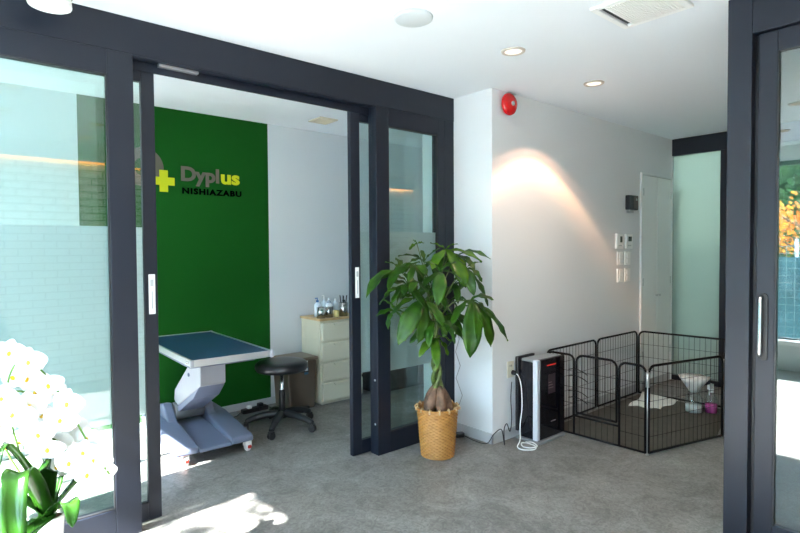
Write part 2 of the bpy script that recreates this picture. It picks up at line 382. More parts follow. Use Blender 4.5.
downlight(2.55, 1.96, 'round recessed ceiling light nearer the camera, left of the two by the bell wall', 5)
downlight(3.47, 1.985, 'round recessed ceiling light above the bell wall casting a warm arc', 85)
for k, (x, y) in enumerate(((.455, 1.23), (-.65, 1.62), (.46, .47), (1.14, .32), (1.2, -.35))):
    downlight(x, y, ['round ceiling light above the lobby middle, mirrored highest in the left glass', 'round ceiling light nearest the street window, mirrored in the right door',
                     'round ceiling light nearest above the viewer, mirrored in the left glass', 'round ceiling light mirrored over the green wall in the left glass', 'round ceiling light beside the brick wall, mirrored low in the left glass'][k], 4)
bm = new(); lathe(bm, [(.0001, -.018), (.085, -.016), (.093, -.012), (.096, 0)], (0, 0, 0), 40)
o = obj('ceiling_speaker', bm, mat('speaker_grille', (.62, .66, .68, 1), .6, bump=(400, .2))); o.location = (1.806, 1.988, H)
tag(o, 'round pale grey speaker disc on the white ceiling', 'speaker')
# vent grille
t = thing('ceiling_vent', 'square white louvred vent in the ceiling above the foreground door', 'vent', (2.545, 1.215, H))
a = .168
vf = bobj('vent_frame', [(-a, a, -a, -a+.03, -.014, 0), (-a, a, a-.03, a, -.014, 0), (-a, -a+.03, -a+.03, a-.03, -.014, 0), (a-.03, a, -a+.03, a-.03, -.014, 0)], M['white'], t, bevel=.003)
bobj('vent_back', [(-a+.03, a-.03, -a+.03, a-.03, -.002, -.0005)], M['black'], t)
vw = mat('vent_white', (.93, .91, .88, 1), .5)
bobj('filter_panel', [(-a+.032, a-.032, -a+.032, a-.055, -.012, -.004)], vw, t, bevel=.002)
bm = new()
for k in range(20):
    y = -a+.036+k*.0120; prism(bm, [(y, -.012), (y+.0085, -.012), (y+.0085, -.0165), (y+.002, -.0165)], -a+.034, a-.034, 'x')
obj('louvres', bm, vw, t)
# treatment room ceiling panel light
t = thing('ceiling_access_panel', 'small beige rectangular panel on the treatment room ceiling', 'vent', (2.62, 4.06, H))
bobj('panel_frame', [(-.09, .09, -.10, .10, -.012, 0)], mat('beige_plastic', (.62, .54, .42, 1), .5), t, bevel=.003)
bobj('slats', [(-.075, .075, -.085+k*.022, -.078+k*.022, -.016, -.012) for k in range(8)], mat('cream_plastic', (.75, .68, .55, 1), .5), t)
# spotlight hanging from the ceiling at top left
t = thing('ceiling_spotlight', 'white ceiling spotlight at the top left corner with dark inner rim', 'spotlight', (.395, 2.655, H))
bm = new(); lathe(bm, [(.045, 0), (.045, -.014), (.02, -.016), (.012, -.02), (.012, -.04)], (0, 0, 0), 24); obj('mount', bm, M['white'], t)
bm = new(); lathe(bm, [(.03, -.035), (.074, -.045), (.080, -.115), (.077, -.121), (.070, -.119), (.066, -.112), (.0001, -.110)], (0, 0, 0), 32); obj('lamp_head', bm, M['white'], t)
bm = new(); prism(bm, [(-.03, -.03), (.03, -.03), (.05, -.05), (.05, -.06), (-.05, -.06), (-.05, -.05)], -.088, -.081, 'x'); prism(bm, [(-.03, -.03), (.03, -.03), (.05, -.05), (.05, -.06), (-.05, -.06), (-.05, -.05)], .081, .088, 'x'); box(bm, -.082, .082, -.012, .012, -.036, -.030); obj('yoke', bm, M['black'], t)
# cove shelf with warm strip over the brick wall
t = thing('cove_light', 'warm glowing cove strip above the white brick wall, seen mirrored', 'cove light', (2.0, YL, 2.3))
bobj('cove_box', [(-3.6, 3.9, 0, .10, .04, .225)], M['wall'], t)
bobj('light_strip', [(-3.6, 3.9, .02, .05, .02, .039)], emis('warm_strip', (1, .42, .12, 1), 4.5), t)

# fire alarm bell
t = thing('fire_alarm_bell', 'round red fire alarm bell high on the white wall near the corner', 'alarm bell', (3.175, YB, 2.432))
bm = new(); lathe(bm, [(.03, 0), (.03, -.018)], (0, 0, 0), 20, 'y'); obj('mount', bm, M['skirt'], t)
bm = new(); lathe(bm, [(.076, -.014), (.079, -.020), (.076, -.034), (.062, -.048), (.035, -.055), (.0001, -.057)], (0, 0, 0), 40, 'y'); obj('gong', bm, mat('red_enamel', (.62, .008, .010, 1), .25), t)
bm = new(); lathe(bm, [(.016, -.053), (.016, -.061), (.0001, -.063)], (0, 0, 0), 20, 'y'); obj('centre_cap', bm, M['alu'], t)
bobj('bracket', [(-.012, .075, -.03, 0, .079, .086)], M['skirt'], t)

# wall devices
t = thing('wall_intercom', 'small black speaker box high on the wall beside the closet door', 'intercom', (5.018, YB, 1.818))
bobj('body', [(-.085, .085, -.045, 0, -.068, .068)], M['black'], t, bevel=.006)
bobj('face_panel', [(-.01, .07, -.048, -.045, -.055, .058)], mat('bronze_panel', (.10, .06, .05, 1), .35), t, bevel=.001)
bobj('lens', [(.028, .05, -.051, -.048, .02, .04)], M['alu'], t)
bobj('bracket', [(-.06, .02, -.03, 0, -.095, -.068)], M['skirt'], t)
def thermostat(x, label, scr, hw):
    t = thing('wall_thermostat', label, 'thermostat', (x, YB, 1.455))
    bobj('body', [(-hw, hw, -.022, 0, -.068, .068)], M['white'], t, bevel=.004)
    bobj('screen', [(scr[0], scr[1], -.024, -.022, scr[2], scr[3])], mat('lcd', (.10, .13, .11, 1), .2), t)
    bobj('buttons', [(-.03+k*.022, -.018+k*.022, -.024, -.022, -.045, -.033) for k in range(3)], M['skirt'], t)
thermostat(4.800, 'white wall remote with narrow dark display, left of the upper pair', (.0, .038, -.01, .045), .058)
thermostat(4.980, 'white thermostat with square dark display, right of the upper pair', (-.025, .038, .0, .045), .062)
def switchplate(x, z, label):
    t = thing('light_switch', label, 'light switch', (x, YB, z))
    bobj('plate', [(-.052, .052, -.009, 0, -.062, .062)], M['white'], t, bevel=.003)
    bobj('rocker', [(-.022, .022, -.014, -.009, -.048, -.006), (-.022, .022, -.014, -.009, .006, .048)], mat('rocker_white', (.90, .90, .89, 1), .3), t, bevel=.002)
for x, z, l in ((4.830, 1.298, 'white switch plate, upper left of the block of four'), (4.972, 1.298, 'white switch plate, upper right of the block of four'),
                (4.830, 1.140, 'white switch plate, lower left of the block of four'), (4.972, 1.140, 'white switch plate, lower right of the block of four')):
    switchplate(x, z, l)
t = thing('wall_outlet', 'cream wall socket low on the wall beside the black air purifier', 'wall socket', (3.212, YB, .508))
bobj('plate', [(-.038, .038, -.008, 0, -.06, .06)], mat('cream', (.66, .62, .50, 1), .4), t, bevel=.003)
bobj('socket_slot', [(-.012, -.008, -.0095, -.008, .02, .035), (.006, .010, -.0095, -.008, .02, .035)], M['black'], t)

# ------------------------------------------------------------------ wall logo
def text_bm(body, size, off, depth, spacing=1.0):
    cu = bpy.data.curves.new('t', 'FONT'); cu.body = body; cu.size = size; cu.offset = off; cu.extrude = depth; cu.space_character = spacing; cu.resolution_u = 4
    to = bpy.data.objects.new('t', cu); COL.objects.link(to); bpy.context.view_layer.update()
    me = bpy.data.meshes.new_from_object(to.evaluated_get(bpy.context.evaluated_depsgraph_get()))
    bm = new(); bm.from_mesh(me); bpy.data.objects.remove(to); bpy.data.curves.remove(cu); bpy.data.meshes.remove(me)
    xs = [v.co.x for v in bm.verts]
    bmesh.ops.translate(bm, vec=(-min(xs), 0, 0), verts=bm.verts); wd = max(xs)-min(xs)
    return bm, wd
def place_text(name, body, width, height, x, z, m, parent, sp=1.0, bold=.02):
    bm, wd = text_bm(body, 1, bold, .01, sp)
    for v in bm.verts: v.co = Vector((x+v.co.x*width/wd, -.0035+v.co.z*.2, z+v.co.y*height))
    return obj(name, bm, m, parent)
t = thing('wall_logo', 'clinic name lettering with grey ring and yellow cross on the green wall', 'sign', (0, YG, 0))
grey = mat('logo_grey', (.150, .130, .105, 1), .8, spec=.1); yel = mat('logo_yellow', (.60, .62, .0, 1), .6); dk = mat('logo_dark', (.001, .003, .002, 1), .9, spec=0)
bm = new(); cx, cz = 1.262, 2.045
N = 48
inn = [bm.verts.new((cx+.070*math.cos(2*PI*k/N), -.003, cz+.070*math.sin(2*PI*k/N))) for k in range(N)]
out = [bm.verts.new((cx+.150*math.cos(2*PI*k/N), -.003, cz+.150*math.sin(2*PI*k/N))) for k in range(N)]
for k in range(N): bm.faces.new((inn[k], inn[(k+1) % N], out[(k+1) % N], out[k]))
r_ = bmesh.ops.extrude_face_region(bm, geom=bm.faces[:]); bmesh.ops.translate(bm, vec=(0, .002, 0), verts=[g for g in r_['geom'] if isinstance(g, bmesh.types.BMVert)])
obj('ring', bm, grey, t)
bobj('yellow_cross', [(1.378, 1.442, -.007, -.003, 1.862, 2.032), (1.325, 1.378, -.007, -.003, 1.915, 1.977), (1.442, 1.493, -.007, -.003, 1.915, 1.977)], yel, t)
place_text('lettering', 'Dypl', .315, .158, 1.546, 1.965, grey, t, 1.0, .036)
place_text('lettering', 'us', .165, .158, 1.878, 1.962, yel, t, 1.0, .036)
place_text('lettering', 'NISHIAZABU', .505, .064, 1.553, 1.859, dk, t, 1.2, .045)

# ------------------------------------------------------------------ treatment table
t = thing('treatment_table', 'electric treatment table with blue mat top on grey scissor base with casters', 'treatment table', (1.42, 3.755, -.006), math.radians(-2.0))
body = mat('blue_grey_plastic', (.16, .185, .27, 1), .45); lt = mat('light_grey_plastic', (.38, .39, .44, 1), .45)
a, b = .258, .556
bobj('table_edge', [(-a, a, -b, -b+.012, .715, .757), (-a, a, b-.012, b, .715, .757), (-a, -a+.012, -b+.012, b-.012, .715, .757), (a-.012, a, -b+.012, b-.012, .715, .757), (-a+.012, a-.012, -b+.012, b-.012, .718, .73)], M['alu'], t, bevel=.003)
bobj('table_mat', [(-a+.013, a-.013, -b+.013, b-.013, .731, .752)], mat('blue_mat', (.003, .040, .085, 1), .55, bump=(90, .05)), t, bevel=.003)
for sx in (-1, 1):
    for sy in (-1, 1): bobj('corner_cap', [(sx*(a-.016), sx*(a+.005), sy*(b-.016), sy*(b+.005), .713, .759)], lt, t, bevel=.004)
bm = new(); prism(bm, [(-.47, .715), (.47, .715), (.44, .675), (-.38, .672)], -a+.045, a-.045, 'x'); obj('under_tray', bm, body, t, bevel=.006)
for y in (-b+.05, b-.05):
    bm = new(); lathe(bm, [(.0001, -.018), (.009, -.016), (.009, 0)], (-a, y, .738), 10, 'x'); obj('knob', bm, M['chrome'], t)
bm = new(); prism(bm, [(-.165, .675), (-.02, .675), (.05, .62), (.40, .37), (.42, .29), (.36, .25), (-.165, .500)], -.080, .095, 'x'); up_ = obj('upper_arm', bm, lt, t, bevel=.008)
bm = new(); prism(bm, [(-.150, .494), (.36, .245), (.34, .205), (-.03, .39)], -.083, .098, 'x'); obj('arm_cover', bm, body, t, bevel=.006)
bm = new(); lathe(bm, [(.0001, -.008), (.014, -.007), (.014, .0)], (-.080, .06, .54), 16, 'x'); obj('pivot_cap', bm, body, up_)
bm = new(); lathe(bm, [(.065, -.10), (.065, .11)], (0, .37, .215), 24, 'x'); obj('pivot_drum', bm, mat('drum', (.16, .16, .17, 1), .4), t)
bm = new()
prism(bm, [(.10, .10), (.62, .10), (.56, .20), (.48, .26), (.38, .28), (.28, .19)], -.17, -.105, 'x')
prism(bm, [(.10, .10), (.62, .10), (.56, .20), (.48, .26), (.38, .28), (.28, .19)], .115, .18, 'x'); obj('pivot_cheek', bm, body, t, bevel=.01)
bm = new()
prism(bm, [(-.215, .075), (.60, .075), (.60, .18), (.30, .18), (-.20, .120), (-.215, .11)], -.262, -.105, 'x')
prism(bm, [(-.215, .075), (.60, .075), (.60, .18), (.30, .18), (-.20, .120), (-.215, .11)], .115, .268, 'x')
prism(bm, [(-.225, .075), (.60, .075), (.60, .14), (.20, .125), (-.215, .098)], -.107, .117, 'x'); obj('base', bm, body, t, bevel=.012, seg=3)
for sx, sy in ((-.190, -.18), (.235, -.18), (-.225, .58), (.225, .58)):
    bm = new(); lathe(bm, [(.034, -.014), (.037, -.009), (.037, .009), (.034, .014)], (sx, sy, .037), 20, 'x'); cw = obj('caster', bm, M['white'], t)
    bm = new(); prism(bm, [(sy-.03, .035), (sy+.03, .035), (sy+.025, .074), (sy-.025, .074)], sx-.022, sx-.016, 'x'); prism(bm, [(sy-.03, .035), (sy+.03, .035), (sy+.025, .074), (sy-.025, .074)], sx+.016, sx+.022, 'x'); box(bm, sx-.016, sx+.016, sy-.02, sy+.02, .066, .078); obj('fork', bm, M['white'], cw, bevel=.003)
    bobj('brake', [(sx-.012, sx+.012, sy-.048, sy-.035, .03, .05)], mat('red_brake', (.45, .03, .02, 1), .4), cw, bevel=.003)

# ------------------------------------------------------------------ stool
t = thing('rolling_stool', 'black round rolling stool with five-star caster base', 'stool', (2.065, 3.83, 0))
bm = new(); lathe(bm, [(.0001, .530), (.12, .532), (.18, .526), (.202, .508), (.204, .476), (.190, .456), (.12, .450), (.0001, .450)], seg=40); obj('seat', bm, M['vinyl'], t)
bm = new(); lathe(bm, [(.014, .12), (.014, .452)], seg=14); obj('gas_lift', bm, M['chrome'], t)
bm = new(); lathe(bm, [(.024, .10), (.026, .26), (.022, .30), (.018, .302)], seg=18); lathe(bm, [(.04, .085), (.042, .135), (.026, .15)], seg=18); obj('column_sleeve', bm, M['black'], t)
bm = new(); tube(bm, [(.03, 0, .43), (.16, -.06, .425), (.2, -.08, .43)], .005); obj('height_lever', bm, M['black'], t)
for k in range(5):
    a = 2*PI*k/5+.15; c, s = math.cos(a), math.sin(a)
    bm = new(); tube(bm, smooth_path([(.02*c, .02*s, .115), (.12*c, .12*s, .112), (.22*c, .22*s, .090), (.275*c, .275*s, .066)], 4), [.030]*4+[.027]*4+[.023]*4+[.020], 8)
    lg = obj('leg', bm, M['black'], t)
    bm = new(); q = a+.9*(k-2); dc, ds = math.cos(q), math.sin(q); cx, cy = .275*c, .275*s
    for sgn in (-1, 1):
        lathe(bm, [(.022, -.006), (.027, -.003), (.027, .003), (.022, .006)], (sgn*.014, 0, .027), 16, 'x')
    box(bm, -.018, .018, -.018, .018, .035, .06)
    bmesh.ops.rotate(bm, cent=(0, 0, 0), matrix=Matrix.Rotation(q, 3, 'Z'), verts=bm.verts); bmesh.ops.translate(bm, vec=(cx, cy, 0), verts=bm.verts)
    obj('caster', bm, M['black'], lg)

# ------------------------------------------------------------------ drawer cabinet
cab = mat('cream_cabinet', (.64, .60, .46, 1), .4); cabf = mat('cream_drawer', (.70, .66, .52, 1), .35)
t = thing('drawer_cabinet', 'cream four-drawer plastic cabinet with wooden top in the treatment room', 'cabinet', (2.615, 4.13, 0))
bobj('body', [(0, .46, .012, .33, .02, .755), (-.006, .0, .03, .06, .02, .755), (-.006, 0, .28, .31, .02, .755), (.02, .44, .02, .32, 0, .02)]+[(-.006, 0, .06, .28, .02+k*.181, .045+k*.181) for k in range(5)], cab, t, bevel=.004)
bobj('wood_top', [(-.012, .472, -.008, .338, .757, .778)], mat('pine_top', (.62, .42, .20, 1), .4, noise=(9, .25)), t, bevel=.006)
for k in range(4):
    z0 = .035+k*.181
    d = bobj('drawer', [(.010, .45, -.020, .010, z0, z0+.161)], cabf, t, bevel=.008)
    bm = new(); prism(bm, [(.12, z0+.158), (.34, z0+.158), (.325, z0+.134), (.135, z0+.134)], -.034, -.019, 'y'); obj('handle', bm, cabf, d, bevel=.004)
steel = mat('steel', (.55, .55, .54, 1), .18, 1)
bluep = mat('blue_plastic', (.05, .18, .42, 1), .35)
clearp = mat('clear_bottle', (.70, .80, .90, 1), .1, Transmission_Weight=.6, IOR=1.2)
def cup(x, y, r, h, label, content=None):
    t = thing('metal_cup', label, 'cup', (x, y, .778))
    bm = new(); lathe(bm, [(r*.95, 0), (r, h), (r-.004, h), (r-.006, .006), (.0001, .006)], seg=24); obj('cup_body', bm, steel, t)
    if content == 'sticks':
        random.seed(5); bm = new()
        for k in range(6): a = k*1.05; tube(bm, [(r*.3*math.cos(a), r*.3*math.sin(a), .01), (r*.85*math.cos(a), r*.85*math.sin(a), h+.05+random.random()*.02)], .0035, 6)
        obj('sticks', bm, M['black'], t)
    if content == 'cotton':
        bm = new(); bmesh.ops.create_icosphere(bm, subdivisions=2, radius=r*.9, matrix=Matrix.Translation((0, 0, h))); obj('cotton_wool', bm, mat('cotton', (.85, .88, .9, 1), .9, bump=(60, .6)), t, smooth=True)
cup(2.660, 4.19, .040, .098, 'steel cup at the left front of the wooden cabinet top')
cup(2.752, 4.20, .040, .098, 'steel cup second from left on the wooden cabinet top', 'cotton')
cup(2.905, 4.19, .042, .125, 'taller steel cup holding black sticks on the cabinet top', 'sticks')
def bottle(x, y, r, h, m, capm, label, nozzle=False, name='bottle'):
    t = thing(name, label, 'bottle', (x, y, .778))
    bm = new(); lathe(bm, [(.0001, 0), (r, .001), (r, h*.68), (r*.8, h*.78), (r*.35, h*.84), (r*.35, h*.9)], seg=20); obj('bottle_body', bm, m, t)
    bm = new(); lathe(bm, [(r*.42, h*.88), (r*.42, h), (.0001, h)], seg=14); obj('cap', bm, capm, t)
    if nozzle:
        bm = new(); tube(bm, [(0, 0, h), (0, 0, h+.02), (-.03, -.01, h+.018)], .005, 8); obj('nozzle', bm, capm, t)
frost = mat('translucent_white', (.80, .86, .92, 1), .35)
bottle(2.705, 4.32, .032, .15, frost, bluep, 'white bottle with blue cap behind the steel cups', True)
bottle(2.79, 4.34, .028, .17, frost, M['white'], 'tall white pump bottle behind the second steel cup', True)
bottle(2.845, 4.34, .028, .16, clearp, frost, 'clear bottle with pale top in the middle of the back row')
bottle(2.965, 4.27, .030, .14, bluep, M['black'], 'deep blue bottle beside the taller steel cup')
bottle(3.035, 4.22, .030, .20, mat('pale_blue_bottle', (.28, .45, .70, 1), .2), M['white'], 'light blue bottle with white cap at the right end')
bottle(2.93, 4.36, .026, .15, frost, M['white'], 'short white bottle at the back right of the cabinet top')
t = thing('wooden_jar', 'small yellow jar between the steel cups on the cabinet top', 'jar', (2.82, 4.18, .778))
bm = new(); lathe(bm, [(.024, 0), (.027, .02), (.027, .055), (.022, .06), (.0001, .06)], seg=20); obj('jar_body', bm, mat('yellow_jar', (.72, .55, .22, 1), .4), t)

# brown pedal bin
t = thing('waste_bin', 'brown lidded waste bin between the stool and the cream cabinet', 'bin', (2.43, 4.27, 0))
br = mat('brown_bin', (.115, .085, .062, 1), .45)
bm = new(); prism(bm, [(-.125, 0), (.125, 0), (.148, .42), (-.148, .42)], -.13, .13, 'y'); obj('bin_body', bm, br, t, bevel=.012)
bobj('lid', [(-.155, .155, -.15, .14, .425, .455)], mat('brown_lid', (.17, .125, .09, 1), .4), t, bevel=.012, seg=3)
bobj('pedal', [(-.05, .05, -.165, -.13, .012, .03)], M['black'], t, bevel=.003)
t = thing('hanging_tag', 'small blue and white tag hanging beside the stool seat on the bin', 'tag', (2.455, 4.115, .37))
bobj('tag_card', [(-.02, .02, -.004, -.0005, -.06, .0)], mat('tag_blue', (.03, .13, .25, 1), .4), t, bevel=.002)
bobj('tag_label', [(-.013, .013, -.006, -.004, -.028, -.006)], M['white'], t)
bobj('tag_clip', [(-.015, .015, -.005, .0, .0, .06)], M['white'], t, bevel=.002)
# grey low cabinet seen under the frosted band
t = thing('low_cabinet', 'dark grey low cabinet behind the right fixed glass panel', 'cabinet', (3.62, 4.28, 0))
dg = mat('dark_grey_laminate', (.035, .038, .042, 1), .45)
bobj('body', [(-.40, .60, -.20, .20, .03, .56)], dg, t, bevel=.004); bobj('plinth', [(-.38, .58, -.18, .18, 0, .03)], M['black'], t)
bobj('top', [(-.42, .62, -.215, .21, .562, .59)], mat('pale_top', (.45, .46, .47, 1), .4), t, bevel=.004)
for k in range(2): d = bobj('door', [(-.39+k*.5, .09+k*.5, -.215, -.202, .05, .54)], dg, t, bevel=.003); bobj('handle', [(.03+k*.5-.1*k*0, .04+k*.5, -.23, -.215, .3, .42)], M['alu'], d)

# power strip and leads under the green wall
bm = new(); prism(bm, rrect(.24, .062, .012, 3), 0, .034, 'z'); t = thing('power_strip', 'black power strip with white plugs on the floor under the green wall', 'power strip', (2.10, 4.385, 0), .05)
obj('strip_body', bm, M['black'], t, bevel=.004)
bobj('plug', [(-.07, -.035, -.02, .02, .034, .058)], M['white'], t, bevel=.004); bobj('plug', [(.03, .075, -.02, .02, .034, .062)], M['black'], t, bevel=.004)
bm = new(); tube(bm, smooth_path([(1.97, 4.38, .012), (1.88, 4.32, .006), (1.72, 4.36, .005), (1.58, 4.42, .005), (1.40, 4.40, .005)], 8), .004, 6); bm.transform(Matrix.Rotation(-.05, 4, 'Z') @ Matrix.Translation((-2.10, -4.385, 0))); obj('power_cord', bm, M['black'], t, smooth=True)
bm = new(); tube(bm, smooth_path([(2.225, 4.39, .012), (2.27, 4.30, .006), (2.24, 4.14, .005), (2.14, 4.12, .005), (2.12, 4.20, .005), (2.22, 4.22, .012), (2.27, 4.08, .006)], 8), .004, 6); bm.transform(Matrix.Rotation(-.05, 4, 'Z') @ Matrix.Translation((-2.10, -4.385, 0))); obj('power_cord', bm, M['black'], t, smooth=True)

# ------------------------------------------------------------------ potted money tree
PX, PY = 2.575, 2.615
t = thing('potted_money_tree', 'braided-trunk money tree with glossy palmate leaves in a wicker basket', 'potted plant', (PX, PY, 0))
def wick():
    m = mat('wicker', (.5, .3, .1, 1), .38); nt = m.node_tree; p = nt.nodes['Principled BSDF']; tc = nt.nodes['Texture Coordinate']
    n = nt.nodes.new('ShaderNodeTexNoise'); n.inputs['Scale'].default_value = 30
    r = nt.nodes.new('ShaderNodeValToRGB'); r.color_ramp.elements[0].position = .3; r.color_ramp.elements[1].position = .7
    r.color_ramp.elements[0].color = (.34, .145, .03, 1); r.color_ramp.elements[1].color = (.46, .22, .05, 1)
    nt.links.new(tc.outputs['Object'], n.inputs['Vector']); nt.links.new(n.outputs['Fac'], r.inputs[0]); nt.links.new(r.outputs[0], p.inputs['Base Color']); return m
wm = wick()
NS = 160; NR = 112
prof = []
for j in range(NR+1):
    z = .004+.316*j/NR; prof.append((.112+.026*(j/NR), z))
prof2 = [(.146, .322), (.149, .330), (.143, .338), (.134, .334), (.130, .30), (.127, .285)]
def wf(r, h, k, j):
    if j <= NR:
        row = j//4; ph = (j % 4)/4
        wv = math.sin(2*PI*(k/NS)*20 + (PI if row % 2 else 0))
        return r + .0036*wv*math.sin(PI*ph)**.6 - (.0045 if j % 4 == 0 else 0)
    return r+.002*math.sin(k*PI/2)
bm = new(); lathe(bm, [(.10, .0)]+prof+prof2, seg=NS, fn=lambda r, h, k, j: wf(r, h, k, j-1) if j > 0 else r); bk = obj('wicker_basket', bm, wm, t)
cane = mat('pale_cane', (.48, .32, .16, 1), .4)
for k in range(14):
    a = 2*PI*k/14; c, s = math.cos(a), math.sin(a); bm = new(); tube(bm, [(.148*c, .148*s, .318), (.152*c, .152*s, .330), (.140*c, .140*s, .346), (.128*c, .128*s, .330)], .0065, 6)
    obj('rim_binding', bm, cane, bk)
bm = new(); lathe(bm, [(.128, .285), (.06, .292), (.0001, .295)], seg=32); obj('soil', bm, mat('soil', (.05, .035, .022, 1), .95, bump=(80, .8)), t)
bark = mat('swollen_bark', (.13, .070, .042, 1), .7, noise=(16, .7), bump=(50, .5)); tgreen = mat('green_bark', (.085, .13, .025, 1), .5, noise=(25, .7), bump=(60, .4))
NT = 5
for k in range(NT):
    a0 = 2*PI*k/NT+.4; pts = []; rad = []
    for j in range(12):
        u = j/11; z = .27+u*.20; rr = .078*(1-u)**.9+.016; a = a0+u*.5
        pts.append((rr*math.cos(a), rr*math.sin(a), z)); rad.append(.014+.026*math.sin(PI*min(1, (1-u)*.95+.05))**.8*(1-u*.2))
    bm = new(); tube(bm, pts, rad, 12); obj('trunk_base', bm, bark, t)
for k in range(3):
    a0 = 2*PI*k/3+.4; pts = []; rad = []
    for j in range(34):
        u = j/33; z = .44+u*.48; a = a0+.4+u*9.5; rr = .026-.010*u
        pts.append((rr*math.cos(a)-.035*u, rr*math.sin(a)-.012*u, z)); rad.append(.0175-.009*u)
    bm = new(); tube(bm, pts, rad, 10); obj('braided_stem', bm, tgreen, t)
PACH = [((2.519,2.748,1.431),[(2.446,2.749,1.391),(2.586,2.75,1.438),(2.499,2.766,1.459)]),((2.314,2.68,1.249),[(2.056,2.718,1.093),(2.142,2.766,1.194),(2.265,2.784,1.313),(2.374,2.8,1.338),(2.317,2.502,1.316),(2.283,2.522,1.079),(2.162,2.629,1.142)]),((2.583,2.748,1.307),[(2.392,2.8,1.351),(2.45,2.744,1.31),(2.669,2.677,1.403),(2.604,2.8,1.39),(2.536,2.545,1.159)]),((2.636,2.587,1.389),[(2.617,2.723,1.438),(2.698,2.535,1.429),(2.598,2.372,1.145),(2.749,2.367,1.309),(2.648,2.453,1.284),(2.436,2.516,1.262)]),((2.474,2.483,1.249),[(2.333,2.359,1.05),(2.282,2.465,1.132),(2.518,2.324,1.177),(2.553,2.417,1.312),(2.341,2.481,1.316)]),((2.392,2.547,1.07),[(2.143,2.514,0.814),(2.172,2.614,0.986),(2.266,2.468,0.824),(2.431,2.388,0.89),(2.276,2.647,1.097),(2.494,2.459,1.069)]),((2.702,2.466,1.269),[(2.746,2.365,1.177),(2.772,2.337,1.019),(2.758,2.384,1.309),(2.569,2.397,1.133),(2.67,2.368,1.09)]),((2.65,2.384,1.064),[(2.794,2.191,0.804),(2.641,2.203,0.782),(2.54,2.287,0.714),(2.542,2.231,0.834),(2.46,2.364,0.921),(2.697,2.282,0.99),(2.768,2.283,1.063)]),((2.539,2.588,0.804),[(2.359,2.561,0.705),(2.418,2.449,0.637),(2.522,2.425,0.8),(2.533,2.471,0.701),(2.407,2.641,0.766)]),((2.362,2.8,0.987),[(2.199,2.8,0.961),(2.3,2.8,0.859),(2.441,2.79,0.763),(2.267,2.8,1.061),(2.45,2.728,0.905)]),((2.721,2.615,0.94),[(2.704,2.506,0.795),(2.747,2.473,0.903),(2.592,2.604,0.85),(2.695,2.629,0.726),(2.84,2.575,1.003)]),((2.48,2.8,1.15),[(2.355,2.8,1.217),(2.407,2.8,1.052),(2.556,2.761,1.059),(2.303,2.8,1.166),(2.518,2.8,1.252)]),((2.558,2.644,1.147),[(2.472,2.594,0.982),(2.562,2.517,1.008),(2.488,2.707,1.215),(2.66,2.556,1.119),(2.414,2.646,1.062)]),((2.709,2.574,1.163),[(2.754,2.478,1.213),(2.772,2.459,1.105),(2.623,2.466,1.034),(2.628,2.581,1.079),(2.78,2.575,1.236)])]
random.seed(11)
def leaflet(bm, a, b, wr=.19, arch=.16, n=9):
    a, b = Vector(a), Vector(b); d = b-a; L = d.length
    up = Vector((random.uniform(-.35, .35), random.uniform(-.6, .1), 1)).normalized()
    side = d.cross(up)
    side = side.normalized() if side.length > 1e-4 else Vector((1, 0, 0))
    nrm = side.cross(d).normalized(); rows = []
    for i in range(n+1):
        u = i/n; p = a+d*u+nrm*arch*L*math.sin(PI*u**.8)
        w_ = wr*L*(math.sin(PI*min(1, u**1.25))**.75)*(1 if u < 1 else 0)+.0008
        wv = .006*math.sin(u*16+L*40)
        rows.append([bm.verts.new(p-side*w_+nrm*(w_*.25+wv)), bm.verts.new(p-side*w_*.5+nrm*w_*.14), bm.verts.new(p), bm.verts.new(p+side*w_*.5+nrm*w_*.14), bm.verts.new(p+side*w_+nrm*(w_*.25-wv))])
    for i in range(n):
        for k in range(4): bm.faces.new((rows[i][k], rows[i][k+1], rows[i+1][k+1], rows[i+1][k])).smooth = True
for k in range(9):
    a_ = random.uniform(0, 2*PI); z_ = random.uniform(.88, 1.36); rr = random.uniform(.10, .26); hx, hy = 2.52+rr*math.cos(a_), min(2.70, 2.56+rr*math.sin(a_)*.7)
    tt = []
    for q_ in range(6):
        b_ = a_+(q_-2.5)*.75; ln = random.uniform(.13, .19); tx, ty = hx+ln*math.cos(b_), hy+ln*math.sin(b_)
        tt.append((min(tx, 2.96), min(ty, 2.80 if tx < 2.9 else 2.44), z_-random.uniform(.02, .15)))
    PACH.append(((hx, hy, z_), tt))
lm = leafmat('money_tree_leaf', (.012, .070, .004, 1), (.055, .175, .008, 1), .38, 9)
lm2 = leafmat('money_tree_leaf_young', (.04, .14, .008, 1), (.14, .28, .02, 1), .25, 9)
top = Vector((PX-.035, PY-.012, .90)); off = Vector((-PX, -PY, 0))
for i, (h, tips) in enumerate(PACH):
    h = Vector(h); base = top+Vector((0, 0, -.05+.006*i)) if h.z > .95 else Vector((PX-.03, PY-.01, .80))
    mid = (base+h)/2+Vector((0, 0, .06))
    bm = new(); pp = smooth_path([base+off, mid+off, h+off], 5); tube(bm, pp, [.006-.0032*j/(len(pp)-1) for j in range(len(pp))], 6)
    st = obj('leaf_stalk', bm, tgreen, t)
    bm = new()
    for q in tips:
        q = Vector(q)
        leaflet(bm, h+off, q+off, random.uniform(.12, .17), random.uniform(.06, .2))
    lo = obj('leaf', bm, lm2 if i in (0, 3, 8) else lm, st, recalc=False)
    so = lo.modifiers.new('thick', 'SOLIDIFY'); so.thickness = .0012
